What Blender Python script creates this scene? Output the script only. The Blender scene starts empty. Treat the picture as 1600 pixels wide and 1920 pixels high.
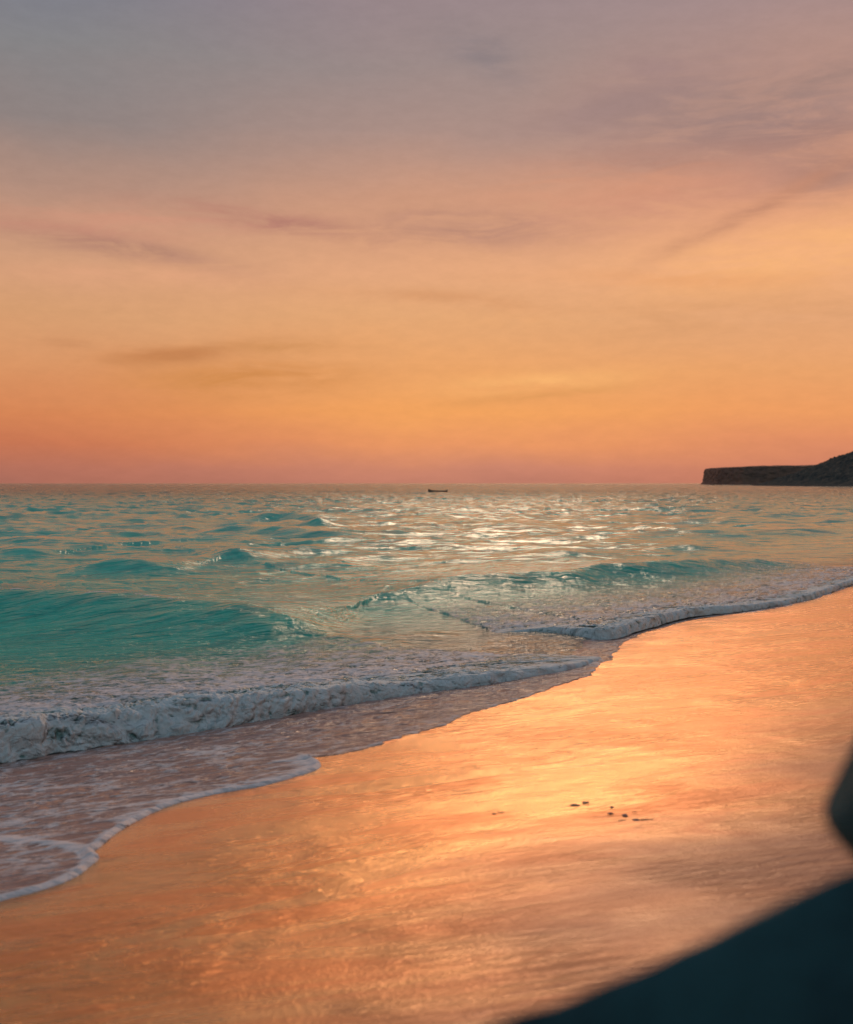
import bpy, math, random
import numpy as np

random.seed(7)
sc = bpy.context.scene
COL = sc.collection
R = math.radians

# ------------------------------------------------------------ camera
F = 2059.0            # focal length in photo pixels (1600 x 1920)
HV = 906.0            # horizon row
CAMZ = 2.1
cam_d = bpy.data.cameras.new("camera")
cam = bpy.data.objects.new("camera", cam_d)
COL.objects.link(cam)
cam.location = (0, 0, CAMZ)
cam.rotation_euler = (R(90), 0, 0)
cam_d.sensor_fit = 'VERTICAL'
cam_d.sensor_height = 36.0
cam_d.lens = F / 1920 * 36.0
cam_d.shift_y = -(960 - HV) / 1920
cam_d.clip_start = 0.05
cam_d.clip_end = 60000
cam_d.dof.use_dof = True
cam_d.dof.focus_distance = 14.0
cam_d.dof.aperture_fstop = 2.0
sc.camera = cam

# ------------------------------------------------------------ exposure
sc.view_settings.view_transform = 'Standard'
sc.view_settings.look = 'None'
sc.view_settings.exposure = 0.0
sc.view_settings.gamma = 1.0
sc.render.resolution_x = 853
sc.render.resolution_y = 1024
sc.cycles.use_denoising = True

# ------------------------------------------------------------ sun
SUN_AZ = math.atan((1035 - 800) / F) + R(0.3)
SUN_EL = R(31.0)
sun_d = bpy.data.lights.new("sun", 'SUN')
sun_d.energy = 0.58
sun_d.angle = R(15.0)
sun_d.color = (1.0, 0.67, 0.42)
sun = bpy.data.objects.new("sun", sun_d)
COL.objects.link(sun)
sun.rotation_euler = (R(90) - SUN_EL, 0, R(180) - SUN_AZ)   # shines from ahead-right towards the camera

# ------------------------------------------------------------ node helpers
def lin(c):
    def f(v):
        v /= 255.0
        return v / 12.92 if v <= 0.04045 else ((v + 0.055) / 1.055) ** 2.4
    return (f(c[0]), f(c[1]), f(c[2]), 1.0)

class NT:
    def __init__(s, tree):
        s.t = tree; s.n = tree.nodes; s.l = tree.links
    def put(s, sock, v):
        if isinstance(v, bpy.types.NodeSocket): s.l.new(v, sock)
        else: sock.default_value = v
    def m(s, op, a, b=None, c=None, clamp=False):
        n = s.n.new('ShaderNodeMath'); n.operation = op; n.use_clamp = clamp
        s.put(n.inputs[0], a)
        if b is not None: s.put(n.inputs[1], b)
        if c is not None: s.put(n.inputs[2], c)
        return n.outputs[0]
    def mix(s, f, a, b, blend='MIX'):
        n = s.n.new('ShaderNodeMix'); n.data_type = 'RGBA'; n.blend_type = blend
        s.put(n.inputs[0], f); s.put(n.inputs[6], a); s.put(n.inputs[7], b)
        return n.outputs[2]
    def ramp(s, f, stops, interp='LINEAR'):
        n = s.n.new('ShaderNodeValToRGB'); s.put(n.inputs[0], f)
        cr = n.color_ramp; cr.interpolation = interp
        while len(cr.elements) < len(stops): cr.elements.new(0.5)
        for e, (p, c) in zip(cr.elements, stops):
            e.position = p; e.color = c if len(c) == 4 else (*c, 1)
        return n.outputs[0]
    def comb(s, x, y, z):
        n = s.n.new('ShaderNodeCombineXYZ')
        s.put(n.inputs[0], x); s.put(n.inputs[1], y); s.put(n.inputs[2], z)
        return n.outputs[0]
    def noise(s, vec, scale, detail=4.0, rough=0.55, dist=0.0, col=False):
        n = s.n.new('ShaderNodeTexNoise'); n.inputs['Scale'].default_value = scale
        n.inputs['Detail'].default_value = detail; n.inputs['Roughness'].default_value = rough
        n.inputs['Distortion'].default_value = dist
        s.l.new(vec, n.inputs['Vector'])
        return n.outputs[1 if col else 0]
    def smooth(s, v, a, b, lo=0.0, hi=1.0):
        n = s.n.new('ShaderNodeMapRange'); n.interpolation_type = 'SMOOTHSTEP'
        s.put(n.inputs[0], v)
        n.inputs[1].default_value = a; n.inputs[2].default_value = b
        n.inputs[3].default_value = lo; n.inputs[4].default_value = hi
        return n.outputs[0]
    def mapping(s, vec, rot=0.0, scale=(1, 1, 1), loc=(0, 0, 0)):
        n = s.n.new('ShaderNodeMapping')   # scales after rotation about z
        n.vector_type = 'POINT'
        r = s.n.new('ShaderNodeVectorRotate'); r.rotation_type = 'Z_AXIS'
        s.l.new(vec, r.inputs['Vector']); r.inputs['Angle'].default_value = -rot
        s.l.new(r.outputs[0], n.inputs[0])
        n.inputs['Scale'].default_value = scale; n.inputs['Location'].default_value = loc
        return n.outputs[0]
    def bump(s, h, strength, dist, normal=None):
        n = s.n.new('ShaderNodeBump'); s.put(n.inputs['Height'], h)
        n.inputs['Strength'].default_value = strength; n.inputs['Distance'].default_value = dist
        if normal is not None: s.l.new(normal, n.inputs['Normal'])
        return n.outputs[0]
    def attr(s, name):
        n = s.n.new('ShaderNodeAttribute'); n.attribute_name = name
        return n.outputs['Fac']

def new_mat(name):
    m = bpy.data.materials.new(name); m.use_nodes = True
    t = NT(m.node_tree)
    p = m.node_tree.nodes['Principled BSDF']
    return m, t, p

# ------------------------------------------------------------ world: sunset sky
world = bpy.data.worlds.new("World")
sc.world = world
world.use_nodes = True
world.node_tree.nodes.clear()
w = NT(world.node_tree)
tc = w.n.new('ShaderNodeTexCoord')
sep = w.n.new('ShaderNodeSeparateXYZ'); w.l.new(tc.outputs['Generated'], sep.inputs[0])
dx, dy, dz = sep.outputs
az = w.m('ARCTAN2', dx, dy)
hyp = w.m('SQRT', w.m('ADD', w.m('MULTIPLY', dx, dx), w.m('MULTIPLY', dy, dy)))
el = w.m('ARCTAN2', dz, hyp)
# soft warp so the bands and wisps are uneven
wv = w.comb(w.m('MULTIPLY', az, 3.0), w.m('MULTIPLY', el, 10.0), 0.0)
wn = w.n.new('ShaderNodeTexNoise'); wn.inputs['Scale'].default_value = 1.6; wn.inputs['Detail'].default_value = 4
w.l.new(wv, wn.inputs['Vector'])
wsep = w.n.new('ShaderNodeSeparateXYZ'); w.l.new(wn.outputs['Color'], wsep.inputs[0])
azw = w.m('ADD', az, w.m('MULTIPLY', w.m('SUBTRACT', wsep.outputs[0], 0.5), 0.05))
elw = w.m('ADD', el, w.m('MULTIPLY', w.m('SUBTRACT', wsep.outputs[1], 0.5), 0.016))
el2 = w.m('ADD', el, w.m('MULTIPLY', w.m('SUBTRACT', wsep.outputs[1], 0.5), 0.035))

ROWS = [906, 880, 830, 780, 700, 600, 500, 380, 250, 120, 0, -200, -600]
CL = [(172,108,92),(182,112,92),(202,118,82),(216,133,84),(220,150,100),(216,158,112),(212,158,122),(182,143,124),(144,131,128),(134,132,134),(124,125,137),(118,120,140),(118,124,144)]
CC = [(190,123,104),(203,131,107),(234,150,98),(244,163,92),(237,164,101),(230,168,116),(230,168,124),(207,153,124),(172,142,132),(156,137,134),(152,133,136),(146,132,140),(120,124,144)]
CR = [(198,122,98),(207,128,100),(226,142,98),(238,156,96),(234,162,104),(232,168,120),(244,176,126),(228,160,122),(196,148,128),(178,142,132),(164,138,138),(156,136,142),(122,124,144)]
ELMAX = 0.9
def elpos(v): return math.atan((HV - v) / F) / ELMAX
ecl = w.m('MAXIMUM', w.m('DIVIDE', el2, ELMAX), 0.0)
def skyramp(cols): return w.ramp(ecl, [(elpos(v), lin(c)) for v, c in zip(ROWS, cols)], 'EASE' if False else 'LINEAR')
cl, cc, cr_ = skyramp(CL), skyramp(CC), skyramp(CR)
sky = w.mix(w.smooth(azw, -0.36, 0.02), cl, cc)
sky = w.mix(w.smooth(azw, 0.02, 0.36), sky, cr_)

def px(u, v):
    a = math.atan((u - 800) / F)
    return a, math.atan((HV - v) / F * math.cos(a))

def streak(sky, u, v, hu, hv, slope, col, k, n0=0.35):
    """one soft wisp: centre and half sizes in degrees of sky, tilted"""
    a0, e0 = px(u, v)
    ha, he = hu / F, hv * 1.35 / F
    a = w.m('SUBTRACT', azw, a0); e = w.m('SUBTRACT', elw, e0)
    e = w.m('SUBTRACT', e, w.m('MULTIPLY', a, slope))
    r = w.m('ADD', w.m('POWER', w.m('ABSOLUTE', w.m('DIVIDE', a, ha)), 2.0), w.m('POWER', w.m('ABSOLUTE', w.m('DIVIDE', e, he)), 2.0))
    g = w.m('EXPONENT', w.m('MULTIPLY', r, -1.0))
    g = w.m('MULTIPLY', g, min(1.0, k * 1.55))
    g = w.m('MULTIPLY', g, fil)
    return w.mix(g, sky, lin(col))
fv = w.comb(w.m('MULTIPLY', az, 8.0), w.m('MULTIPLY', el, 42.0), 3.0)
fil0 = w.noise(fv, 1.5, 6.0, 0.62, 0.6)
fil = w.smooth(fil0, 0.32, 0.64, 0.30, 1.15)
for s_ in [
    # upper-right mauve cloud and its dark under-edges
    (1180, 205, 130, 20, 0.10, (146,124,126), 0.5),
    (1330, 235, 300, 62, 0.0, (166,134,127), 0.65),
    (1480, 165, 190, 18, 0.16, (158,128,120), 0.50),
    (1230, 302, 110, 16, -0.05, (156,124,118), 0.75),
    (1450, 266, 185, 44, -0.20, (152,123,119), 0.72),
    (1560, 300, 60, 40, -0.10, (160,122,112), 0.50),
    (1420, 392, 200, 13, 0.42, (192,134,106), 0.5),
    (1250, 365, 260, 34, 0.15, (206,144,120), 0.45),
    (1250, 130, 120, 30, 0.0, (160,130,128), 0.35),
    (900, 100, 90, 26, -0.35, (134,122,126), 0.40),
    (1500, 480, 260, 40, 0.12, (250,182,120), 0.50),
    (1150, 340, 260, 40, 0.05, (218,152,118), 0.35),
    # middle band
    (520, 416, 190, 14, -0.13, (176,122,108), 0.60),
    (880, 430, 160, 24, -0.06, (178,130,114), 0.50),
    (200, 455, 200, 15, -0.14, (176,128,110), 0.60),
    (250, 408, 260, 20, 0.02, (220,150,124), 0.25),
    (140, 430, 180, 10, -0.03, (206,142,120), 0.25),
    (260, 518, 200, 16, 0.02, (230,166,128), 0.35),
    # lower orange streaks
    (320, 665, 120, 13, 0.13, (200,132,82), 0.65),
    (120, 642, 40, 6, 0.0, (196,134,90), 0.50),
    (520, 650, 120, 9, 0.0, (206,142,86), 0.45),
    (450, 712, 190, 24, 0.06, (212,140,78), 0.70),
    (1000, 742, 130, 8, 0.10, (218,148,84), 0.55),
    (1010, 715, 150, 14, 0.06, (252,184,112), 0.45),
    (860, 560, 240, 12, -0.08, (214,150,102), 0.40),
    (1000, 600, 130, 14, 0.0, (238,170,112), 0.30),
    (1350, 590, 330, 34, 0.03, (216,154,104), 0.35),
    (1300, 520, 260, 12, -0.04, (232,160,106), 0.30),
]:
    sky = streak(sky, *s_)
# fine cloud grain
gv = w.comb(w.m('MULTIPLY', az, 22.0), w.m('MULTIPLY', el, 60.0), 9.0)
gr = w.noise(gv, 2.2, 8.0, 0.7)
gm = w.smooth(gr, 0.25, 0.75, 0.965, 1.035)
sky = w.mix(1.0, sky, w.comb(gm, gm, gm), 'MULTIPLY')
# behind the viewer the dusk sky is blue-grey
back = w.smooth(w.m('DIVIDE', dy, 1.0), 0.55, -0.55)
bcol = w.ramp(w.m('MAXIMUM', w.m('DIVIDE', el, 1.6), 0.0), [(0.0, lin((116,130,138))), (0.25, lin((110,134,146))), (1.0, lin((118,126,144)))])
sky = w.mix(back, sky, bcol)
bg = w.n.new('ShaderNodeBackground'); w.l.new(sky, bg.inputs[0]); bg.inputs[1].default_value = 0.97
# physical sky underneath
ns = w.n.new('ShaderNodeTexSky'); ns.sky_type = 'NISHITA'; ns.sun_disc = False
ns.sun_elevation = SUN_EL; ns.sun_rotation = SUN_AZ
bg2 = w.n.new('ShaderNodeBackground'); w.l.new(ns.outputs[0], bg2.inputs[0]); bg2.inputs[1].default_value = 0.001
ad = w.n.new('ShaderNodeAddShader'); w.l.new(bg.outputs[0], ad.inputs[0]); w.l.new(bg2.outputs[0], ad.inputs[1])
wo = w.n.new('ShaderNodeOutputWorld'); w.l.new(ad.outputs[0], wo.inputs[0])

# ------------------------------------------------------------ numeric noise
def _hash(ix, iy, seed):
    h = (ix.astype(np.int64) * 374761393 + iy.astype(np.int64) * 668265263 + seed * 2147483647 + 1013904223) & 0xFFFFFFFF
    h = ((h ^ (h >> 13)) * 1274126177) & 0xFFFFFFFF
    h = (h ^ (h >> 16)) & 0xFFFFFFFF
    h = (h * 2246822519) & 0xFFFFFFFF
    return ((h ^ (h >> 15)) & 0xFFFF) / 65536.0 * (2 * np.pi)

def pn(x, y, seed=0):
    """2D gradient noise, about -1..1"""
    x0 = np.floor(x); y0 = np.floor(y)
    fx = x - x0; fy = y - y0
    u = fx * fx * fx * (fx * (fx * 6 - 15) + 10); v = fy * fy * fy * (fy * (fy * 6 - 15) + 10)
    def g(ax, ay):
        a = _hash(x0 + ax, y0 + ay, seed)
        return np.cos(a) * (fx - ax) + np.sin(a) * (fy - ay)
    n0 = g(0, 0) * (1 - u) + g(1, 0) * u
    n1 = g(0, 1) * (1 - u) + g(1, 1) * u
    return (n0 * (1 - v) + n1 * v) * 1.45

def sst(x, a, b):
    t = np.clip((x - a) / (b - a), 0, 1)
    return t * t * (3 - 2 * t)

# ------------------------------------------------------------ beach plane
P1 = np.array([-3.0, 7.75]); P2 = np.array([8.3, 21.4])
SU = (P2 - P1) / np.linalg.norm(P2 - P1)          # along the shore
SN = np.array([SU[1], -SU[0]])                    # towards the land
SL = 0.075
def shore_d(x, y): return (x - P1[0]) * SN[0] + (y - P1[1]) * SN[1]
def sand_plane(x, y):
    d = shore_d(x, y)
    near = SL * d
    far = SL * 20 + 1.2 * (1 - np.exp(-np.maximum(d - 20, 0) * SL / 1.2))
    return np.where(d < 20, np.maximum(near, -3.0), far)
def gp(u, v):
    """photo pixel -> point on the beach plane"""
    a = (u - 800) / F; b = (v - HV) / F
    # CAMZ - b*Y = SL*((aY-P1x)*SNx + (Y-P1y)*SNy)
    k = SL * (-P1[0] * SN[0] - P1[1] * SN[1])
    Y = (CAMZ - k) / (b + SL * (a * SN[0] + SN[1]))
    return np.array([a * Y, Y])
def wp(u, v, h=0.0):
    """photo pixel -> point at height h"""
    Y = (CAMZ - h) * F / (v - HV)
    return np.array([(u - 800) / F * Y, Y])

# ------------------------------------------------------------ mesh helpers
def mesh_obj(name, verts, faces, mat, parent=None, smooth=True, attrs=None):
    me = bpy.data.meshes.new(name)
    verts = np.ascontiguousarray(verts, dtype=np.float32); faces = np.ascontiguousarray(faces, dtype=np.int32)
    nv, nf, k = len(verts), len(faces), faces.shape[1]
    me.vertices.add(nv); me.vertices.foreach_set('co', verts.ravel())
    me.loops.add(nf * k); me.loops.foreach_set('vertex_index', faces.ravel())
    me.polygons.add(nf); me.polygons.foreach_set('loop_start', np.arange(nf, dtype=np.int32) * k)
    me.polygons.foreach_set('use_smooth', np.full(nf, smooth, dtype=bool))
    me.update(calc_edges=True)
    for an, av in (attrs or {}).items():
        a = me.attributes.new(an, 'FLOAT', 'POINT'); a.data.foreach_set('value', np.asarray(av, dtype=np.float32).ravel())
    me.materials.append(mat)
    o = bpy.data.objects.new(name, me); COL.objects.link(o)
    if parent: o.parent = parent
    return o

def grid_faces(nr, nc):
    i = np.arange(nr * nc).reshape(nr, nc)
    return np.stack([i[:-1, :-1], i[:-1, 1:], i[1:, 1:], i[1:, :-1]], -1).reshape(-1, 4)

def compact(verts, faces, attrs):
    used = np.unique(faces); m = np.zeros(len(verts), dtype=np.int64); m[used] = np.arange(len(used))
    return verts[used], m[faces], {k: np.asarray(a)[used] for k, a in attrs.items()}

def tag(o, label=None, cat=None, group=None, kind=None):
    if label: o['label'] = label
    if cat: o['category'] = cat
    if group: o['group'] = group
    if kind: o['kind'] = kind
    return o

def polydist(x, y, P, want_t=False):
    """unsigned distance to an open polyline, sign (+ on its right side, walking it), and running index"""
    best = np.full(x.shape, 1e9); sg = np.zeros(x.shape); tt = np.zeros(x.shape)
    for i in range(len(P) - 1):
        ax, ay = P[i]; bx, by = P[i + 1]
        ex, ey = bx - ax, by - ay; L = ex * ex + ey * ey
        t = np.clip(((x - ax) * ex + (y - ay) * ey) / L, 0, 1)
        qx = x - ax - t * ex; qy = y - ay - t * ey
        d = np.hypot(qx, qy); m = d < best - 1e-9
        cr = (qx * ey - qy * ex)
        best = np.where(m, d, best); sg = np.where(m, np.sign(cr), sg); tt = np.where(m, i + t, tt)
    return best, sg, tt

def inside(x, y, P):
    c = np.zeros(x.shape, dtype=bool)
    n = len(P)
    for i in range(n):
        x1, y1 = P[i]; x2, y2 = P[(i + 1) % n]
        if y1 == y2: continue
        cond = (y1 > y) != (y2 > y)
        xi = (x2 - x1) * (y - y1) / (y2 - y1) + x1
        c ^= cond & (x < xi)
    return c

def spline(P, n):
    """Catmull-Rom through points, n samples per span"""
    P = np.asarray(P, float); Q = np.vstack([2 * P[0] - P[1], P, 2 * P[-1] - P[-2]])
    out = []
    for i in range(1, len(Q) - 2):
        t = np.linspace(0, 1, n, endpoint=False)[:, None]
        a, b, c, d = Q[i - 1], Q[i], Q[i + 1], Q[i + 2]
        out.append(0.5 * ((2 * b) + (-a + c) * t + (2 * a - 5 * b + 4 * c - d) * t ** 2 + (-a + 3 * b - 3 * c + d) * t ** 3))
    out.append(Q[-2][None])
    return np.vstack(out)

# ------------------------------------------------------------ materials
def water_material(name, foamy=False):
    m, t, p = new_mat(name)
    g = t.n.new('ShaderNodeNewGeometry').outputs['Position']
    tint = t.attr('tint'); foam = t.attr('foam'); sandy = t.attr('sandy')
    body = t.mix(tint, lin((126, 126, 114)), (0.02, 0.56, 0.40, 1))
    far = t.attr('deep')
    body = t.mix(far, body, (0.01, 0.13, 0.16, 1))
    n1 = t.noise(t.mapping(g, R(35), (0.5, 2.0, 1)), 1.1, 6, 0.65, 0.8)
    body = t.mix(t.m('MULTIPLY', t.smooth(n1, 0.35, 0.7), 0.55), body, t.mix(tint, lin((104, 112, 106)), (0.0, 0.20, 0.18, 1)))
    body = t.mix(sandy, body, lin((186, 146, 132)))
    # foam lace
    ga = t.mapping(g, R(28), (0.75, 1.9, 1.4))
    wrp = t.noise(ga, 2.6, 4.0, 0.6, 0.0, True)
    vm = t.n.new('ShaderNodeVectorMath'); vm.operation = 'SCALE'; t.l.new(wrp, vm.inputs[0]); vm.inputs['Scale'].default_value = 0.55
    va = t.n.new('ShaderNodeVectorMath'); va.operation = 'ADD'; t.l.new(ga, va.inputs[0]); t.l.new(vm.outputs[0], va.inputs[1])
    def lace(scale):
        v = t.n.new('ShaderNodeTexVoronoi'); v.feature = 'DISTANCE_TO_EDGE'; v.inputs['Scale'].default_value = scale
        t.l.new(va.outputs[0], v.inputs['Vector']); return v.outputs['Distance']
    l1 = t.smooth(lace(3.2), 0.0, 0.22, 1.0, 0.0)
    l2 = t.smooth(lace(8.5), 0.0, 0.30, 1.0, 0.0)
    nf = t.noise(ga, 5.5, 7.0, 0.68, 0.8)
    pat = t.m('ADD', t.m('MULTIPLY', l1, 0.30), t.m('ADD', t.m('MULTIPLY', l2, 0.22), t.m('MULTIPLY', nf, 0.70)))
    # foam where pattern + attribute exceeds 1
    ff = t.smooth(t.m('ADD', pat, foam), 0.92, 1.42)
    body = t.mix(ff, body, (0.80, 0.75, 0.74, 1) if not foamy else (0.74, 0.80, 0.79, 1))
    t.l.new(body, p.inputs['Base Color'])
    rn = t.noise(t.mapping(g, R(12), (0.25, 0.8, 1)), 0.5, 3)
    rgh = t.m('ADD', t.m('MULTIPLY', ff, 0.45), t.m('ADD', t.smooth(rn, 0.35, 0.7, 0.08, 0.14), t.m('MULTIPLY', t.attr('deep'), 0.05)))
    t.l.new(rgh, p.inputs['Roughness'])
    p.inputs['IOR'].default_value = 1.33
    # ripples
    q1 = t.noise(t.mapping(g, R(22), (0.8, 2.6, 1)), 3.0, 4.0, 0.55, 0.4)
    q2 = t.noise(t.mapping(g, R(8), (1.0, 2.8, 1)), 14.0, 3.0, 0.5, 0.3)
    nearf = t.attr('nearby')
    q0 = t.noise(t.mapping(g, R(18), (0.5, 1.5, 1)), 1.0, 2.5, 0.5, 0.6)
    b0 = t.bump(q0, 0.9, 0.16)
    b0f = t.bump(t.m('MULTIPLY', q0, t.attr('deep')), 1.0, 1.5, b0)
    b1 = t.bump(t.m('MULTIPLY', q1, nearf), 1.0, 0.12, b0f)
    b2 = t.bump(t.m('MULTIPLY', q2, t.m('MULTIPLY', nearf, nearf)), 0.6, 0.012, b1)
    b3 = t.bump(t.m('MULTIPLY', ff, 1.0), 0.5, 0.02, b2)
    fb = t.noise(g, 60.0, 4.0, 0.7)
    b4 = t.bump(t.m('MULTIPLY', fb, ff), 0.5, 0.012, b3)
    t.l.new(b4, p.inputs['Normal'])
    return m
M_SEA = water_material("sea_water")
M_FOAM = water_material("breaker_water", True)

def sand_material():
    m, t, p = new_mat("wet_sand")
    g = t.n.new('ShaderNodeNewGeometry').outputs['Position']
    s1 = t.noise(t.mapping(g, R(14), (0.45, 1.7, 1)), 1.5, 7.0, 0.66, 1.3)
    s2 = t.noise(t.mapping(g, R(10), (1.3, 4.2, 1)), 3.2, 6.0, 0.65, 0.6)
    big = t.noise(t.mapping(g, R(20), (0.35, 0.9, 1)), 0.55, 3.0, 0.5, 0.5)
    grain = t.noise(g, 420.0, 2.0, 0.6)
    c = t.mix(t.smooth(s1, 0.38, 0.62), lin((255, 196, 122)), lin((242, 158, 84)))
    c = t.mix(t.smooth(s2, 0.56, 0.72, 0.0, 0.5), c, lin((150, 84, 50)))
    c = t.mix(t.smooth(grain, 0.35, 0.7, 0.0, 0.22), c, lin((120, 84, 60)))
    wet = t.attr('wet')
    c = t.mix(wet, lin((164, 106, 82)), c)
    t.l.new(c, p.inputs['Base Color'])
    t.l.new(t.smooth(wet, 0.0, 1.0, 0.15, 0.85), p.inputs['Metallic'])
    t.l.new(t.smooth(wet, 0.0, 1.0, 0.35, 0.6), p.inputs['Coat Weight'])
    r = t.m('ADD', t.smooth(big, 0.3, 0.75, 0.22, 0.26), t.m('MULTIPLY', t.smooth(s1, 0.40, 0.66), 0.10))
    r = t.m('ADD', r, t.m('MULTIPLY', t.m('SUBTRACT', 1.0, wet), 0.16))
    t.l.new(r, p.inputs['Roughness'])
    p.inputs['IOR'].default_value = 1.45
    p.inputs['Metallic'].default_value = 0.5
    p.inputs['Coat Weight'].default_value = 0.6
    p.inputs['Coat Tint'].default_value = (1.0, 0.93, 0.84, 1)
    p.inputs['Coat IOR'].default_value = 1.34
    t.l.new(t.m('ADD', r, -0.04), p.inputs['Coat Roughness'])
    rp = t.noise(t.mapping(g, R(12), (6.0, 26.0, 1)), 1.0, 4.0, 0.6, 0.8)
    rpm = t.m('MULTIPLY', rp, t.smooth(t.noise(g, 0.7, 3.0), 0.42, 0.62, 0.15, 1.0))
    b = t.bump(s1, 0.5, 0.012)
    b = t.bump(s2, 0.5, 0.006, b)
    b = t.bump(rpm, 1.0, 0.020, b)
    b = t.bump(t.noise(g, 48.0, 3.0, 0.6), 0.45, 0.005, b)
    b = t.bump(t.noise(g, 160.0, 3.0, 0.6), 0.5, 0.0022, b)
    t.l.new(b, p.inputs['Normal']); t.l.new(b, p.inputs['Coat Normal'])
    return m
M_SAND = sand_material()

def rock_material(name, c1, c2, rough, scale=6.0):
    m, t, p = new_mat(name)
    g = t.n.new('ShaderNodeNewGeometry').outputs['Position']
    n = t.noise(g, scale, 8.0, 0.65, 0.4)
    t.l.new(t.mix(t.smooth(n, 0.35, 0.68), c1, c2), p.inputs['Base Color'])
    p.inputs['Roughness'].default_value = rough
    b = t.bump(t.noise(g, scale * 3, 8.0, 0.7), 0.7, 0.25 / scale)
    t.l.new(b, p.inputs['Normal'])
    return m

# ------------------------------------------------------------ beach (ground sheet)
def build_beach():
    def axis(lo, hi, n, k, mid):
        a = np.sinh(np.linspace(-1, 1, n) * k) / math.sinh(k)
        return np.where(a < 0, mid + a * (mid - lo), mid + a * (hi - mid))
    xs = axis(-400, 1200, 700, 6.0, 1.0)
    ys = axis(-300, 1500, 900, 5.6, 6.0)
    X, Y = np.meshgrid(xs, ys)
    Z = sand_plane(X, Y)
    d = shore_d(X, Y)
    Z = Z + 0.006 * pn(X * 0.5, Y * 1.3, 5) + 0.0025 * pn(X * 2.2 + Y * .4, Y * 6, 6)
    Z = Z + 0.2 * np.clip((d - 20) / 60, 0, 1) * pn(X * 0.08, Y * 0.08, 4)
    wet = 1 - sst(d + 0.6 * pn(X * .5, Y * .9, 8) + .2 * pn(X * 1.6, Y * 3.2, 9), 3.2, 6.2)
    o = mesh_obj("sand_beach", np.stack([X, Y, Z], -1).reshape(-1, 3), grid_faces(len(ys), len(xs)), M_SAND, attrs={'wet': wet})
    tag(o, "wet orange sand beach mirroring the sunset, streaked by backwash", kind='structure')
    return o
build_beach()

# ------------------------------------------------------------ shoreline curves (photo pixels on the beach plane)
EDGE_PX = [(-260,1790),(-150,1728),(-60,1704),(0,1688),(50,1676),(100,1662),(145,1643),(172,1625),(187,1612),(180,1603),(178,1597),
           (190,1588),(215,1568),(250,1545),(300,1519),(350,1502),(400,1490),(450,1481),(500,1472),(555,1457),(590,1445),(604,1436),
           (596,1425),(575,1417),(590,1419),(650,1412),(705,1400),(765,1383),(850,1352),(930,1324),(1000,1303),(1060,1282),(1105,1266),
           (1130,1246),(1155,1224),(1170,1208),(1200,1190),(1250,1174),(1300,1162),(1350,1155),(1400,1149),(1450,1141),
           (1500,1131),(1560,1113),(1600,1099),(1700,1078),(1850,1055)]
EDGE = spline([gp(*p) for p in EDGE_PX], 4)
e_end = EDGE[-1]
EDGE = np.vstack([EDGE, [e_end + (8, 25), e_end + (30, 80), e_end + (110, 260), e_end + (330, 700)]])
POLY = np.vstack([EDGE, [[400, 30000], [-30000, 30000], [-30000, 5], [-14, 2.0], EDGE[0] - (2.5, 1.0)]])
LOBE_IN = [gp(*p) for p in [(187,1611),(160,1598),(120,1588),(60,1580),(0,1576),(-80,1574)]]   # inner foam line of the nearest lobe

B1_PX = [(-300,1490),(-150,1464),(0,1437),(150,1410),(300,1387),(450,1362),(600,1335),(750,1308),(900,1288),(1000,1270),(1070,1256),(1110,1245),(1128,1236)]
B1H = [.26,.26,.255,.25,.24,.225,.185,.13,.105,.085,.065,.045,.02]
B2_PX = [(930,1208),(985,1203),(1040,1201),(1100,1203),(1150,1200),(1200,1186),(1250,1172),(1300,1160),(1400,1147),(1500,1129),(1560,1111),(1600,1098),(1700,1076)]
B2H = [.01,.05,.09,.12,.13,.13,.12,.11,.08,.07,.07,.06,.05]
B1 = spline([np.append(gp(*p), h) for p, h in zip(B1_PX, B1H)], 12)
B2 = spline([np.append(gp(*p), h) for p, h in zip(B2_PX, B2H)], 12)

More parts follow.
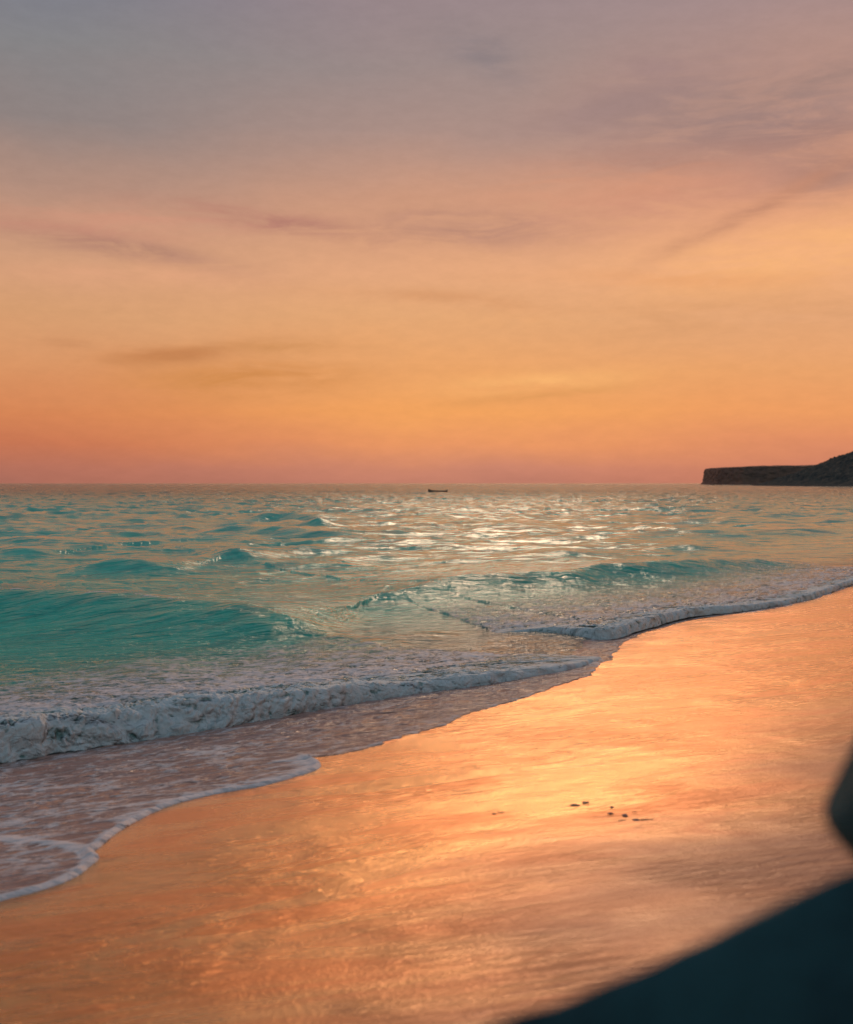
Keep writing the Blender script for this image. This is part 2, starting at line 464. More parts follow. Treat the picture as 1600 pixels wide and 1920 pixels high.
def waves():
    L = []
    def W(front, back, pts):
        hm = max(p[2] for p in pts)
        P = [np.append(wp(u, v, .65 * hm + .35 * h), h) for u, v, h in pts]
        L.append((front, back, spline(P, 5)))
    W(0.95, 2.6, [(-500,1108,.36),(-200,1114,.42),(0,1114,.44),(200,1120,.42),(400,1131,.36),(520,1140,.30),(620,1150,.14),(720,1156,.02)])
    W(0.75, 2.0, [(600,1128,.01),(680,1112,.10),(760,1102,.19),(850,1091,.26),(950,1083,.28),(1040,1078,.25),(1090,1071,.28),(1180,1063,.30),(1300,1055,.26),(1400,1049,.20),(1520,1046,.10),(1640,1040,.03)])
    W(0.9, 2.2, [(340,1053,.02),(400,1046,.20),(440,1043,.27),(480,1046,.20),(560,1054,.02)])
    W(0.9, 2.0, [(60,1066,.02),(160,1062,.22),(240,1060,.27),(310,1063,.24),(400,1071,.02)])
    W(1.1, 2.6, [(940,1006,.02),(1020,998,.12),(1100,992,.21),(1200,994,.23),(1300,1000,.21),(1420,1000,.18),(1560,996,.13),(1700,990,.05)])
    W(1.1, 2.6, [(330,1003,.02),(400,997,.30),(480,996,.36),(560,1000,.32),(640,1007,.22),(720,1016,.02)])
    W(1.2, 2.6, [(420,972,.02),(480,967,.40),(540,966,.45),(600,970,.36),(660,976,.03)])
    W(1.1, 2.6, [(520,992,.02),(570,985,.36),(620,983,.42),(660,988,.05)])
    W(1.1, 2.6, [(-200,1022,.10),(0,1016,.32),(80,1018,.30),(140,1026,.25),(200,1034,.02)])
    W(0.9, 2.2, [(-100,1040,.1),(0,1040,.24),(70,1044,.22),(130,1050,.02)])
    W(0.8, 2.0, [(960,1052,.02),(1030,1047,.09),(1090,1046,.10),(1160,1051,.02)])
    W(0.8, 2.0, [(1180,1034,.02),(1260,1029,.14),(1340,1028,.16),(1440,1033,.02)])
    W(1.0, 2.0, [(840,1016,.02),(900,1012,.09),(980,1014,.09),(1060,1020,.02)])
    W(0.5, 1.0, [(150,1288,.01),(240,1272,.07),(330,1262,.09),(420,1258,.02)])
    W(0.4, 0.9, [(560,1232,.01),(660,1205,.10),(760,1186,.12),(860,1176,.10),(940,1170,.02)])
    W(1.5, 3.5, [(200,944,.02),(260,940,.4),(330,940,.3),(400,944,.02)])
    W(1.5, 3.5, [(640,948,.02),(720,944,.3),(800,944,.3),(900,949,.02)])
    return L

def bore_profile(q, h):
    """height behind the front at distance q"""
    return np.where(q < 0, 0, h * (0.25 + 0.75 * np.exp(-np.maximum(q - .2, 0) / 1.3)))

def build_water():
    iy1 = np.linspace(1 / 4.6, 1 / 60, 900)
    ys = np.concatenate([1 / iy1, 60 * (10 ** np.linspace(0, 1, 330)[1:]), 600 * (50 ** np.linspace(0, 1, 70)[1:])])
    tx = np.concatenate([np.linspace(-1.0, -0.47, 70, endpoint=False), np.linspace(-0.47, 0.47, 1150), np.linspace(0.47, 1.0, 71)[1:]])
    Y, T = np.meshgrid(ys, tx, indexing='ij')
    X = T * Y
    d = shore_d(X, Y)
    off = np.maximum(-d, 0)
    sp = np.gradient(ys)[:, None] * np.ones_like(X)
    # --- chop
    amp = sst(off, 1.5, 14) * 0.8 + 0.2 * sst(off, 14, 60)
    Z = np.zeros_like(X)
    for k, (lam, a, ang, st) in enumerate([(20, .20, 52, .35), (10, .20, 40, .4), (5.5, .17, 62, .42), (3.0, .17, 20, .42),
                                           (1.7, .125, 36, .40), (0.95, .080, 10, .42), (0.52, .036, 28, .45), (0.28, .016, 25, .5), (0.15, .006, 15, .55)]):
        c, s = math.cos(R(ang)), math.sin(R(ang))
        U = (X * c + Y * s) * st / lam; V = (-X * s + Y * c) / lam
        wob = 0.6 * pn(U * .5 + 9, V * .5, 40 + k)
        n = pn(U + wob, V + wob, 20 + k)
        n = (1 - 2 * np.abs(n)) * 0.6 + 0.4 * pn(U * 1.3 + 5, V * 1.3, 60 + k)     # sharper crests
        fade = np.clip(lam / (sp * 1.3) - 0.5, 0, 1)
        near = (amp if lam > 1.5 else (0.30 + 0.70 * amp)) * (1 if lam > 4 else (0.75 + 0.95 * sst(Y, 16, 50)))
        Z += a * n * fade * near
    # beyond the resolved range keep a rough sea surface
    Z += sst(sp, 0.9, 3) * (0.26 * pn(X / (sp * 5), Y / (sp * 1.8), 90) + 0.20 * pn(X / (sp * 2.2), Y / (sp * 1.1), 91))
    Z *= 0.80
    # --- designed waves
    nr = Y[:, 0] < 140
    xs_, ys_ = X[nr], Y[nr]
    zn = Z[nr].copy()
    foam = np.zeros_like(X); fn = foam[nr]
    calm = np.zeros_like(zn)
    for wi, (wf, wb, P) in enumerate(waves()):
        bb = (xs_ > P[:, 0].min() - 8) & (xs_ < P[:, 0].max() + 8) & (ys_ > P[:, 1].min() - 8) & (ys_ < P[:, 1].max() + 8)
        x, y = xs_[bb], ys_[bb]
        jx = 0.12 * pn(x * .6, y * .6, 100 + wi) + 0.04 * pn(x * 2.5, y * 2.5, 120 + wi)
        dd, sg, tt = polydist(x + jx, y - jx, P[:, :2])
        h = np.interp(tt, np.arange(len(P)), P[:, 2])
        endf = (tt > 0.001) & (tt < len(P) - 1.001)
        q = dd * sg                        # + = shoreward side
        h = h * sst(tt, 0, 8) * sst(len(P) - 1 - tt, 0, 8)
        h = h * (1.0 if wi == 0 else 1.18); w_ = np.where(q > 0, wf * (1.0 if wi == 0 else .72), wb) * (0.85 + .6 * h)
        prof = np.where(q > 0, np.exp(-(np.abs(q) / w_) ** 1.7), np.exp(-(np.abs(q) / w_) ** 1.4))
        prof = np.where(endf | (h > .2), prof, prof * np.exp(-dd))
        zn[bb] = zn[bb] * (1 - (0.3 if wi == 0 else (0.85 if wi == 1 else 0.55)) * prof * np.clip(h * (6 if wi == 1 else 3), 0, 1)) + h * prof * (1 + 0.10 * pn(x * 1.2, y * 1.2, 140 + wi))
        if wi == 0:
            fr = np.exp(-(q / 0.10) ** 2) * (0.25 + 0.75 * (pn(x * 3, y * 3, 3) > -.1)) * sst(x, -2.4, -4.4)
            fn[bb] += 0.62 * fr
    Z[nr] = zn; foam[nr] = fn
    # --- near shore: bores, swash
    nn = Y[:, 0] < 75
    x, y = X[nn], Y[nn]; z = Z[nn]; f = foam[nn]
    ins = inside(x, y, POLY)
    de, _, te = polydist(x, y, EDGE)
    ds = np.where(ins, de, -de)
    wob = np.where(te > 24 * 4, 1.0, 0.12)
    ds = ds + wob * (0.07 * pn(x * 1.7, y * 1.7, 95) + 0.035 * pn(x * 5, y * 9, 96) + .015 * pn(x * 14, y * 26, 97)) + .010 * pn(x * 3.1, y * 3.1, 98) + .003 * pn(x * 30, y * 30, 99)
    sandz = sand_plane(x, y) + 0.006 * pn(x * 0.5, y * 1.3, 5) + 0.0025 * pn(x * 2.2 + y * .4, y * 6, 6)
    q1, s1, t1 = polydist(x, y, B1[:, :2]); h1 = np.interp(t1, np.arange(len(B1)), B1[:, 2])
    q2, s2, t2 = polydist(x, y, B2[:, :2]); h2 = np.interp(t2, np.arange(len(B2)), B2[:, 2])
    on1 = (t1 > .001) & (t1 < len(B1) - 1.002); on2 = (t2 > .001) & (t2 < len(B2) - 1.002)
    b1 = -q1 * s1; b2 = -q2 * s2          # distance behind front (seaward +)
    # is a point in front (landward) of the bores?
    front = np.where(on1 & (b1 < 0), 1.0, 0.0)
    front = np.where(b2 < 0, np.maximum(front, sst(t2, 3.2 * 12, 4.4 * 12)), front)
    end1 = (t1 >= len(B1) - 1.002)
    front = np.where(end1 & (ds < 0.5) & (b2 < 0), 1.0, front)
    far2 = (t2 >= len(B2) - 1.002) & (ds < 0.15); front = np.where(far2, 1.0, front)
    # swash film
    thin = 0.5 + 0.5 * sst(-np.abs(te - 31 * 4) / 40.0, -1, 0)
    lobe = np.where((te < 23 * 4), 1.0, 0.45)      # thick rims on the two lobes
    bead = np.exp(-((ds - .035) / .035) ** 2)
    film = (0.003 + 0.019 * np.clip(lobe * 1.8 - .8, 0.0, 1) * bead + 0.012 * sst(ds, .1, 1.2)) * np.sqrt(np.clip(ds / .03, 0, 1))
    ripple = 0.010 * pn(x * 3 + y, y * 9, 70) + 0.006 * pn(x * 7, y * 18, 71) + 0.003 * pn(x * 14, y * 38, 72)
    zs = sandz + film + ripple * sst(ds, .05, .5) + 0.0008 * lobe * bead * pn(x * 30, y * 18, 73)
    zs = np.where(ds > 0.01, np.maximum(zs, sandz + .006 + .3 * np.maximum(ripple, 0)), zs)
    # second foam line of the nearest lobe riding over the earlier film
    ql, sl, tl = polydist(x, y, np.array(LOBE_IN))
    okl = (tl > .001)
    zs += np.where(okl, 0.010 * np.exp(-(ql / .05) ** 2), 0)
    # sea level behind the bores
    lvl = 0.03 + 0.8 * np.maximum(sandz, 0)
    prof1 = np.where(on1, bore_profile(b1, h1) * sst(b1, .10, .45), 0); prof2 = np.where(on2, bore_profile(b2, h2) * sst(b2, .08, .40), 0)
    sink = 0.09 * sst(0.9 - b1, 0, .6) * on1 * (b1 > 0) * np.clip(h1 / .15, 0, 1)
    sink2 = 0.07 * sst(0.7 - b2, 0, .5) * on2 * (b2 > 0) * np.clip(h2 / .12, 0, 1)
    choppy = 0.040 * pn(x * 1.6, y * 3.4, 75) + 0.034 * pn(x * 3.4, y * 7, 76) + 0.018 * (1 - 2 * np.abs(pn(x * 8, y * 16, 77))) + .006 * pn(x * 20, y * 36, 78)
    fz = np.exp(-np.maximum(b1, 0) / 2.0) * on1 * (b1 > 0) + np.exp(-np.maximum(b2, 0) / 2.5) * on2 * sst(b2, 0, .3)
    zb = lvl + z * sst(off[nn], .8, 4) + np.maximum(prof1, prof2) - sink - sink2 + choppy * np.clip(fz, 0, 1)
    zb = np.maximum(zb, sandz + film)
    znew = zs * front + zb * (1 - front)
    znew = np.where(ds < 0, sandz - 0.03, znew)
    # even out the pool where the two wave fronts meet the sand
    def blur(a, it):
        for _ in range(it):
            b = np.pad(a, 1, 'edge')
            a = (b[:-2, 1:-1] + b[2:, 1:-1] + b[1:-1, :-2] + b[1:-1, 2:] + 2 * a) / 6
        return a
    J = gp(1125, 1222)
    jm = sst(np.hypot(x - J[0], y - J[1]), 1.9, .9) * (ds > 0.03)
    keepz = znew
    znew = znew * (1 - jm) + (np.maximum(blur(np.maximum(znew, sandz), 60), sandz + .008) + ripple + .3 * choppy) * jm
    znew = np.where(ds > .03, np.maximum(znew, np.where(jm > .01, sandz + .006, -9)), znew)
    Z[nn] = znew
    # --- foam attribute (0..1; pattern is added in the shader)
    fo = f.copy()
    trail_len = np.interp(t1, np.arange(len(B1)), np.linspace(2.9, 4.2, len(B1)))
    fb1 = np.where(on1 & (b1 > 0), 0.76 - 0.42 * sst(b1, 0.2, trail_len) + .10 * pn(x * .8, y * 1.5, 88), 0)
    fb2 = np.where(on2 & (b2 > 0), 0.56 - 0.26 * sst(b2, .2, 3.2) + .10 * pn(x * .8, y * 1.5, 88), 0)
    cut = np.where(on2 & (t2 > 5 * 12), sst(b2, 5.0, 3.5), 1)
    fo = np.maximum(fo, np.maximum(fb1 * sst(b1, trail_len + .3, trail_len - .6), fb2 * sst(b2, 3.9, 2.6)))
    # swash foam
    sw = 0.33 + 0.22 * pn(x * .9, y * 1.6, 80) + 0.10 * lobe
    sw = np.where(te > 23 * 4, 0.32 + .12 * pn(x * .9, y * 1.6, 81), sw)
    rim = np.exp(-((ds - .03) / (.04 + .02 * pn(x * 2, y * 2, 79))) ** 2) * np.where(te < 23 * 4, 1.0, 0.25)
    rimw = np.exp(-(ds / .22) ** 2) * 0.35 * (te > 13 * 4) * (te < 23 * 4)
    sw = sw + 0.75 * rim + rimw + np.where(okl, .65 * np.exp(-(ql / .045) ** 2), 0)
    shadow_side = np.clip(-b1, 0, .5)
    fo = np.where(front > .5, np.where(ds > 0, sw, 0), fo)
    foam[nn] = fo * (1 - jm) + blur(fo, 40) * jm
    # --- colour attributes
    dm = d + 0.9 * pn(X * .25, Y * .25, 85) + 0.5 * pn(X * .8, Y * .8, 86)
    tint = sst(-dm, 0.6, 4.6)
    deep = sst(Y, 40, 260) * 0.9
    sandy = np.zeros_like(X); sandy[nn] = np.where(front > .5, 1.0, 0)
    V = np.stack([X, Y, Z], -1).reshape(-1, 3)
    Fc = grid_faces(*X.shape)
    A = {'foam': foam.ravel(), 'tint': tint.ravel(), 'deep': deep.ravel(), 'sandy': sandy.ravel(), 'nearby': (1 - 0.85 * sst(Y, 9, 32)).ravel()}
    dsf = np.ones_like(X) * 5; dsf[nn] = ds
    keep = dsf.ravel()[Fc].max(1) > -0.02
    frf = np.zeros_like(X); frf[nn] = front
    isfront = frf.ravel()[Fc].min(1) > .5
    v, fc, a = compact(V, Fc[keep & ~isfront], A)
    o = mesh_obj("sea", v, fc, M_SEA, attrs=a)
    tag(o, "turquoise sea with low swell lines running in to the beach", kind='structure')
    v, fc, a = compact(V, Fc[keep & isfront], A)
    o = mesh_obj("swash_water", v, fc, M_SEA, attrs=a)
    tag(o, "thin foamy sheet of water sliding over the sand below the breaker", kind='structure')
build_water()

# ------------------------------------------------------------ foaming fronts of the broken waves
def build_bore(name, B, label, length, seed, step=0.008):
    seg = np.hypot(*np.diff(B[:, :2], axis=0).T); s = np.concatenate([[0], np.cumsum(seg)])
    n = int(s[-1] / step)
    ss = np.linspace(0, s[-1], n)
    bx = np.interp(ss, s, B[:, 0]); by = np.interp(ss, s, B[:, 1]); bh = np.interp(ss, s, B[:, 2])
    tx = np.gradient(bx); ty = np.gradient(by); L = np.hypot(tx, ty); tx /= L; ty /= L
    k = np.ones(41) / 41
    tx = np.convolve(np.pad(tx, 20, 'edge'), k, 'valid'); ty = np.convolve(np.pad(ty, 20, 'edge'), k, 'valid')
    fx, fy = ty, -tx                      # towards the land
    if (fx * SN[0] + fy * SN[1]).mean() < 0: fx, fy = -fx, -fy
    th = np.linspace(-0.25, 1, 46) * np.pi / 2
    tail = np.linspace(0, 1, 130)[1:] ** 1.15
    S = ss[:, None]; H = bh[:, None]
    ra = 0.30 * H + 0.02
    hh = H * (1 + 0.16 * pn(S * 1.3, S * 0 + .3, seed) + 0.10 * pn(S * 4, S * 0 + .7, seed + 1))
    qf = ra * (1 - np.cos(th)[None]); zf = hh * np.sin(th)[None]
    qt = ra + tail[None] * length; zt = hh * (0.22 + 0.78 * np.exp(-(qt - ra) / (1.1)))
    zt = zt - 0.14 * sst(qt, length * .5, length) * np.clip(H / .2, .4, 1)
    Q = np.concatenate([qf, qt], 1); Zz = np.concatenate([zf, zt], 1)
    Zz[:, :len(th)] = np.maximum(Zz[:, :len(th)], -0.02)
    # profile normals
    dq = np.gradient(Q, axis=1); dz_ = np.gradient(Zz, axis=1); ln = np.hypot(dq, dz_) + 1e-9
    nq, nz = -dz_ / ln, dq / ln           # outward (towards land / up)
    arc = np.cumsum(ln, axis=1)
    Sg = np.repeat(S, Q.shape[1], 1)
    wv = 0.07 * pn(Sg * 3, arc * 3, seed + 2)
    a1 = np.abs(pn((Sg + wv) * 5.5, (arc - wv) * 6.4, seed + 3))
    a2 = np.abs(pn((Sg + wv) * 14.0, (arc + wv) * 16, seed + 4))
    a3 = np.abs(pn(Sg * 34, arc * 38, seed + 5))
    a4 = np.abs(pn(Sg * 50, arc * 58, seed + 6))
    sc_ = np.clip(H / 0.30, 0.12, 1)
    disp = sc_ * (0.050 * a1 + 0.038 * a2 * (0.4 + a1) + 0.012 * a3 * (.4 + a2)) + 0.003 * a4 * (.4 + sc_)
    tailf = 1 - 0.55 * sst(Q, .25, length)
    disp = (disp - 0.012 * sc_) * tailf
    toe = sst(np.arange(Q.shape[1])[None] * 1.0, 0, 8)
    disp = disp * toe
    Q = Q + nq * disp * 1.0; Zz = Zz + nz * disp
    fo = 0.05 * pn(S * 1.1, S * 0 + .2, seed + 7) + .02 * pn(S * 5, S * 0 + .2, seed + 8)
    Q = Q + fo * np.clip(H / .2, 0, 1)
    X = bx[:, None] - fx[:, None] * Q; Y = by[:, None] - fy[:, None] * Q
    base = np.maximum(sand_plane(bx, by), 0)[:, None] * 0.85 + 0.012
    Z = base + Zz
    foam = 0.36 + 1.2 * (a1 * .6 + a2 * .4) * 0.8 + 0.30 * sst(.35 - Q, 0, .3) - 0.30 * sst(Q, .25, length)
    foam = foam - 0.10 * (1 - sst(np.arange(Q.shape[1])[None] * 1.0, 3, 9)) * 1.0
    foam = np.clip(foam, 0.33 * sst(length - Q, .3, .8), 1)
    tint = np.full_like(X, .35); one = np.zeros_like(X)
    o = mesh_obj(name, np.stack([X, Y, Z], -1).reshape(-1, 3), grid_faces(*X.shape)[:, ::-1], M_FOAM,
                 attrs={'foam': foam, 'tint': tint, 'deep': one + .4, 'sandy': one, 'nearby': one + 1})
    tag(o, label, kind='stuff')
    return o
build_bore("breaking_wave", B1, "broken wave with a rolling white foam front, nearest the sand at the left", 1.5, 300)
build_bore("foam_roller", B2, "low dark foam roller reaching the sand farther right", 1.2, 340, 0.012)

# ------------------------------------------------------------ headland and hill
def build_headland():
    plan = spline([(520,1900),(440,1740),(416,1600),(410,1540),(423,1505),(440,1490),(520,1470),(600,1450),(760,1420),(1000,1380)], 60)
    seg = np.hypot(*np.diff(plan, axis=0).T); s = np.concatenate([[0], np.cumsum(seg)])
    n = 520; ss = np.linspace(0, s[-1], n)
    px_, py_ = np.interp(ss, s, plan[:, 0]), np.interp(ss, s, plan[:, 1])
    tx, ty = np.gradient(px_), np.gradient(py_); L = np.hypot(tx, ty); tx /= L; ty /= L
    ix, iy = -ty, tx                       # interior side
    if (ix * 300 + iy * 300).mean() < 0: ix, iy = -ix, -iy
    ftop = np.interp(px_, [385, 398, 410, 450, 520, 560, 620, 1000], [22.5, 24.0, 24.6, 26, 26.5, 27.6, 31, 40])
    t = np.linspace(0, 1, 60)[None]
    S = ss[:, None]
    wall = np.clip(t / .6, 0, 1); top = np.clip((t - .6) / .4, 0, 1)
    H = ftop[:, None] + 0.9 * pn(S / 12, S * 0, 1) + .5 * pn(S / 4, S * 0, 2)
    Z = H * (wall ** 1.0) + top * 3 - 1.0
    inset = 5.0 * np.exp(-wall * 7) * -1 + 3.0 * wall ** 3 + top ** 1.5 * 160
    inset = inset + 1.6 * pn(S / 9, Z / 6, 3) + .8 * pn(S / 3.5, Z / 2.2, 4) + 1.0 * pn(S / 2.5, Z * 0 + 3, 5)
    X = px_[:, None] + ix[:, None] * inset; Y = py_[:, None] + iy[:, None] * inset
    m = rock_material("cliff_rock", lin((156, 114, 94)), lin((128, 98, 86)), 1.0, 0.12)
    o = mesh_obj("headland", np.stack([X, Y, Z], -1).reshape(-1, 3), grid_faces(n, 60)[:, ::-1], m)
    tag(o, "flat topped brown cliff headland on the horizon at the right", kind='structure')
    # rubble at the foot of the point
    bm_v, bm_f = [], []
    for k in range(7):
        c = np.array([400 + k * 1.7, 1545 - k * 3.0, 0.2]); r = 1.4 + .5 * (k % 3)
        base = len(bm_v)
        for a in range(7):
            for b in range(4):
                ph = a / 7 * 2 * np.pi; zz = b / 3
                rr = r * math.cos(zz * 1.4) * (1 + .25 * math.sin(a * 2.3 + k))
                bm_v.append((c[0] + rr * math.cos(ph), c[1] + rr * math.sin(ph), c[2] + r * 1.1 * math.sin(zz * 1.5) - .5))
        for a in range(7):
            for b in range(3):
                a2 = (a + 1) % 7
                bm_f.append((base + a * 4 + b, base + a2 * 4 + b, base + a2 * 4 + b + 1, base + a * 4 + b + 1))
    o2 = mesh_obj("fallen_rocks", np.array(bm_v), np.array(bm_f), m, smooth=False)
    tag(o2, "small rocks fallen at the foot of the headland's point", kind='structure')

def build_hill():
    xs = np.linspace(230, 620, 420); ys = np.linspace(640, 1000, 260)
    X, Y = np.meshgrid(xs, ys)
    ridge = np.interp(X, [264, 277, 287, 297, 304, 311, 322, 345, 380, 460, 620], [-3, 3, 7.5, 11.5, 14.5, 18.0, 23.5, 30, 37, 46, 52])
    fy = np.exp(-((Y - 830) / 130.0) ** 2 * 1.1)
    Z = (ridge + 3) * fy - 3
    bush = 1.5 * (1 - np.abs(pn(X / 7, Y / 7, 11)) * 2) + .9 * pn(X / 3.2, Y / 3.2, 12) + .5 * pn(X / 1.5, Y / 1.5, 13)
    Z = Z + bush * sst(Z, -1, 6) * 1.0
    m, t, p = new_mat("scrub")
    g = t.n.new('ShaderNodeNewGeometry').outputs['Position']
    c = t.mix(t.smooth(t.noise(g, .16, 6.0, .7), .38, .62), (0.05, 0.06, 0.06, 1), (0.10, 0.10, 0.085, 1))
    t.l.new(c, p.inputs['Base Color']); p.inputs['Roughness'].default_value = 1.0
    p.inputs['Specular IOR Level'].default_value = 0.1
    t.l.new(t.bump(t.noise(g, .6, 6.0, .7), 1.0, 1.2), p.inputs['Normal'])
    o = mesh_obj("hill", np.stack([X, Y, Z], -1).reshape(-1, 3), grid_faces(*X.shape), m)
    tag(o, "dark scrub covered hill rising in front of the headland", kind='structure')
build_headland(); build_hill()

# ------------------------------------------------------------ dark boulders close by at the right
M_BOULDER = rock_material("dark_boulder_rock", (0.003, 0.040, 0.052, 1), (0.018, 0.105, 0.120, 1), 0.75, 6.0)

def build_boulder_low():
    """long sloping boulder: cross-sections along x"""
    xs = np.linspace(-0.50, 1.75, 200)
    T = np.interp(xs, [-.50, -.44, -.36, -.22, -.08, 0.02, 0.0627, 0.125, 0.167, .209, .25, .292, 0.334, 0.45, 0.7, 1.1, 1.5, 1.68, 1.75],
                      [.05, .62, 1.13, 1.465, 1.59, 1.655, 1.680, 1.708, 1.731, 1.750, 1.764, 1.780, 1.797, 1.83, 1.85, 1.82, 1.4, .8, .05])
    k = np.ones(9) / 9; T = np.convolve(np.pad(T, 4, 'edge'), k, 'valid')
    n = 180
    ph = np.linspace(-0.5, 0.5, n, endpoint=False) * 2 * np.pi
    V = []
    XX, PH = np.meshgrid(xs, ph, indexing='ij')
    TT = np.repeat(T[:, None], n, 1)
    end = np.sqrt(np.clip(1 - ((XX - .62) / 1.14) ** 4, 0, 1))
    c, s = np.cos(PH), np.sin(PH)
    e = 1.5
    cy = np.sign(c) * np.abs(c) ** e; cz = np.sign(s) * np.abs(s) ** e
    zc = 0.35
    Yv = 0.86 + 0.34 * cy * (0.15 + .85 * end)
    Zv = np.where(cz > 0, zc + (TT - zc) * cz, zc + 0.45 * cz)
    d = 0.030 * pn(XX * 3, PH * 1.2, 501) + .014 * pn(XX * 9, PH * 4, 502) + .006 * pn(XX * 24, PH * 10, 503)
    Zv = Zv + d * cz * .5; Yv = Yv + d * cy
    V = np.stack([XX, Yv, Zv], -1).reshape(-1, 3)
    i = np.arange(len(xs) * n).reshape(len(xs), n); j = np.roll(i, -1, 1)
    fc = np.stack([i[:-1], i[1:], j[1:], j[:-1]], -1).reshape(-1, 4)
    o = mesh_obj("boulder", V, fc, M_BOULDER)
    tag(o, "long dark boulder sloping across the lower right corner, out of focus", 'boulder', 'dark boulders in the right foreground')

def build_boulder_tall():
    zs = np.array([0.0, .05, .6, 1.2, 1.55, 1.68, 1.725, 1.745, 1.757, 1.770, 1.788, 1.81, 1.835, 1.865, 1.93, 2.0, 2.06, 2.07])
    lf = np.array([.62, .58, .56, .56, .52, .46, .43, .404, .394, .387, .390, .397, .405, .416, .45, .53, .74, .93])
    z = np.linspace(0, 2.07, 220); left = np.interp(z, zs, lf)
    k = np.ones(3) / 3; left = np.convolve(np.pad(left, 1, 'edge'), k, 'valid')
    n = 200; ph = np.arange(n) / n * 2 * np.pi
    Zv, PH = np.meshgrid(z, ph, indexing='ij'); LF = np.repeat(left[:, None], n, 1)
    rx = 0.96 - LF
    X = 0.96 + rx * np.cos(PH); Y = 1.02 + np.minimum(rx, 1) * 0.55 * np.sin(PH)
    d = .012 * pn(Zv * 8, np.cos(PH) * 4 + np.sin(PH) * 2.7, 511) + .006 * pn(Zv * 22, np.cos(PH) * 9 + np.sin(PH) * 7, 512)
    X = X + d * np.cos(PH); Y = Y + d * np.sin(PH)
    i = np.arange(len(z) * n).reshape(len(z), n); j = np.roll(i, -1, 1)
    fc = np.stack([i[:-1], j[:-1], j[1:], i[1:]], -1).reshape(-1, 4)
    V = np.stack([X, Y, Zv], -1).reshape(-1, 3)
    o = mesh_obj("boulder", V, fc, M_BOULDER)
    tag(o, "tall dark boulder with a rounded nose jutting in from the right edge, out of focus", 'boulder', 'dark boulders in the right foreground')
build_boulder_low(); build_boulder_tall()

# ------------------------------------------------------------ far dark rock / boat
def lump(name, c, size, rz, mat, seed, flat=0.5, n=26):
    """irregular lump with pointed ends: long, low"""
    u = np.linspace(-1, 1, n); ph = np.arange(20) / 20 * 2 * np.pi
    U, PH = np.meshgrid(u, ph, indexing='ij')
    r = np.sqrt(np.clip(1 - U ** 2, 0, 1)) * (1 + .35 * pn(U * 2.3 + seed, PH * 0, seed) + .22 * pn(U * 4, np.cos(PH) * 2 + seed, seed + 1))
    x = U * size[0]; y = r * np.cos(PH) * size[1] + size[1] * .5 * pn(U * 1.5 + seed * .7, U * 0, seed + 2); z = r * np.sin(PH) * size[2]
    z = np.where(z < 0, z * flat, z)
    cs, sn = math.cos(rz), math.sin(rz)
    V = np.stack([x * cs - y * sn, x * sn + y * cs, z], -1).reshape(-1, 3)
    i = np.arange(n * 20).reshape(n, 20); j = np.roll(i, -1, 1)
    fc = np.stack([i[:-1], j[:-1], j[1:], i[1:]], -1).reshape(-1, 4)
    o = mesh_obj(name, V, fc, mat); o.location = c
    return o

M_BOAT = rock_material("dark_hull", (0.006, 0.014, 0.022, 1), (0.012, 0.022, 0.03, 1), 0.5, 2.0)
def build_boat():
    """small open boat: lofted hull with a raised bow at its left end, seen far out"""
    P = wp(820, 925)
    root = bpy.data.objects.new("small_boat", None); COL.objects.link(root)
    root.location = (P[0], P[1], 0.0)
    tag(root, "small dark open boat with a raised bow, alone near the horizon", 'boat')
    n, k = 40, 15
    s = np.linspace(0, 1, n)[:, None]       # 0 bow (left) .. 1 stern
    a = np.linspace(-1, 1, k)[None] * np.pi / 2
    beam = 0.95 * np.clip(np.sin(np.clip(s * 1.25 + .02, 0, np.pi / 2 * 1.2) * 1.35), 0, 1) ** .7
    sheer = 0.66 + 0.55 * np.exp(-s * 6) - .05 * s
    keel = -0.35 + 0.9 * np.exp(-s * 12)
    x = -2.9 + 5.8 * s - .25 * np.cos(a) * np.exp(-s * 9) * 0 + 0 * a
    y = beam * np.sin(a)
    z = sheer + (keel - sheer) * np.cos(a) ** .8
    V = np.stack([x, y, z], -1).reshape(-1, 3); Fc = grid_faces(n, k)
    mesh_obj("hull", V, Fc, M_BOAT, root)
    # transom, thwarts, outboard
    def box(name, x0, x1, y0, y1, z0, z1, par=root):
        v = [(x, y, z) for x in (x0, x1) for y in (y0, y1) for z in (z0, z1)]
        f = [(0,1,3,2),(4,6,7,5),(0,4,5,1),(2,3,7,6),(0,2,6,4),(1,5,7,3)]
        return mesh_obj(name, np.array(v), np.array(f), M_BOAT, par, smooth=False)
    box("transom", 2.86, 2.93, -.80, .80, -.1, .60)
    for xx in (-1.0, .4, 1.7): box("thwart", xx, xx + .28, -.85, .85, .42, .48)
    box("outboard_motor", 2.94, 3.25, -.16, .16, -.2, .98)
    root.rotation_euler = (0, 0, R(8)); root.scale = (.66, .66, .68); root.location.z = .12
build_boat()

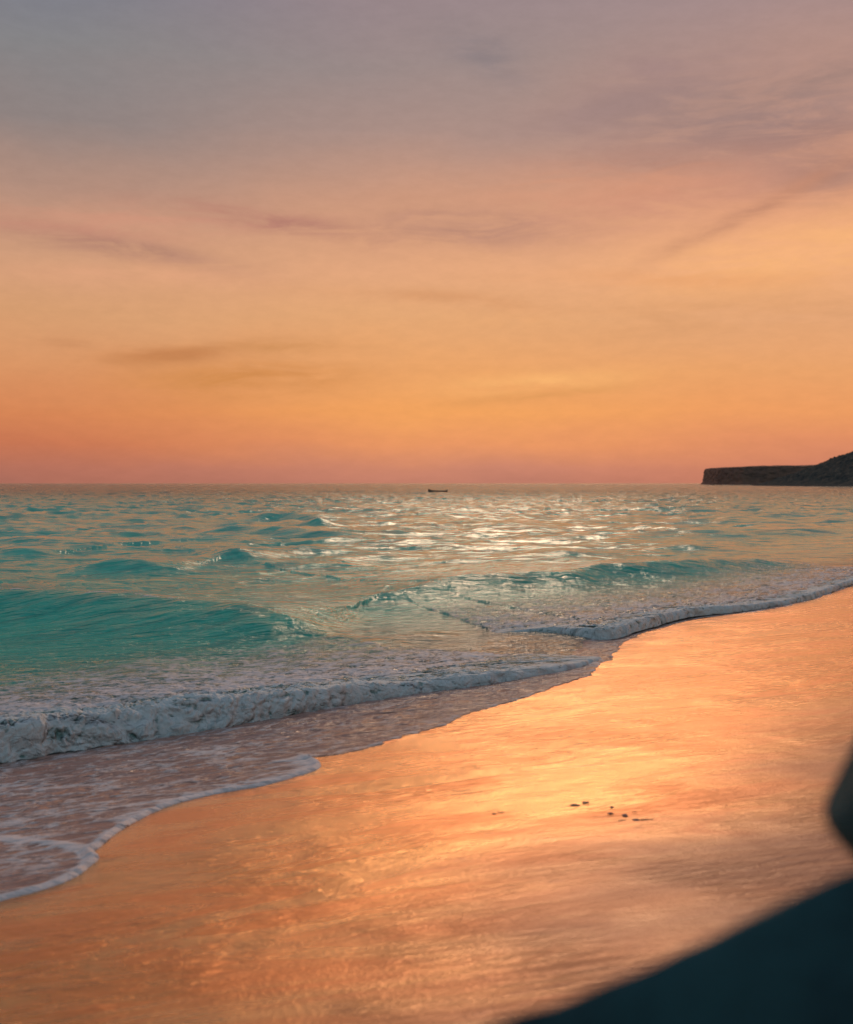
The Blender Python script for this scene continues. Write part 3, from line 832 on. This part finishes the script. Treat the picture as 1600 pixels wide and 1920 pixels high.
# ------------------------------------------------------------ scraps left on the sand
M_WEED = rock_material("dark_weed", (0.10, 0.055, 0.035, 1), (0.17, 0.09, 0.06, 1), 0.4, 40.0)
M_SHELL = rock_material("shell_grey", (0.16, 0.10, 0.12, 1), (0.09, 0.06, 0.08, 1), 0.5, 60.0)
def scrap(name, u, v, L, W_, Hh, rz, mat, seed, label, cat):
    p = gp(u, v); z = float(sand_plane(p[0], p[1])) + Hh * .25
    o = lump(name, (p[0], p[1], z), (L / 2, W_ / 2, Hh * .6), rz, mat, seed)
    tag(o, label, cat, 'scraps stranded on the wet sand'); return o
scrap("seaweed_scrap", 1078, 1510, .062, .034, .007, .1, M_WEED, 1, "thick flat brown weed scrap at the left end of the stranded scraps", "seaweed")
scrap("seaweed_scrap", 1098, 1505, .050, .030, .006, .5, M_WEED, 2, "weed scrap with a pointed end just right of the thick flat one", "seaweed")
scrap("pebble", 1147, 1514, .022, .022, .008, .0, M_SHELL, 3, "small round pebble, upper of two stacked close together on the sand", "pebble")
scrap("pebble", 1145, 1526, .036, .018, .008, .1, M_SHELL, 4, "small oval dark pebble, lower of two close together on the sand", "pebble")
scrap("shell_fragment", 1172, 1530, .030, .040, .011, .3, M_SHELL, 5, "grey violet shell fragment standing a little proud of the sand", "shell")
scrap("twig", 1167, 1539, .046, .014, .006, .15, M_WEED, 6, "short dark twig directly below the grey violet shell fragment", "twig")
scrap("shell_fragment", 1193, 1538, .040, .036, .008, -.2, M_SHELL, 7, "broken shell piece at the left end of the long thin twig", "shell")
scrap("twig", 1214, 1537.5, .080, .010, .006, .02, M_WEED, 8, "long thin dark twig lying level, rightmost scrap on the sand", "twig")
scrap("twig", 1190, 1522, .034, .007, .004, .0, M_WEED, 9, "tiny thin twig above the shell fragments", "twig")
scrap("seaweed_scrap", 927, 1526, .026, .016, .005, .3, M_WEED, 10, "small crinkled weed scrap lying apart at the far left of the others", "seaweed")
scrap("seaweed_scrap", 940, 1524, .040, .006, .004, .15, M_WEED, 11, "thread of weed trailing right from the small crinkled scrap", "seaweed")
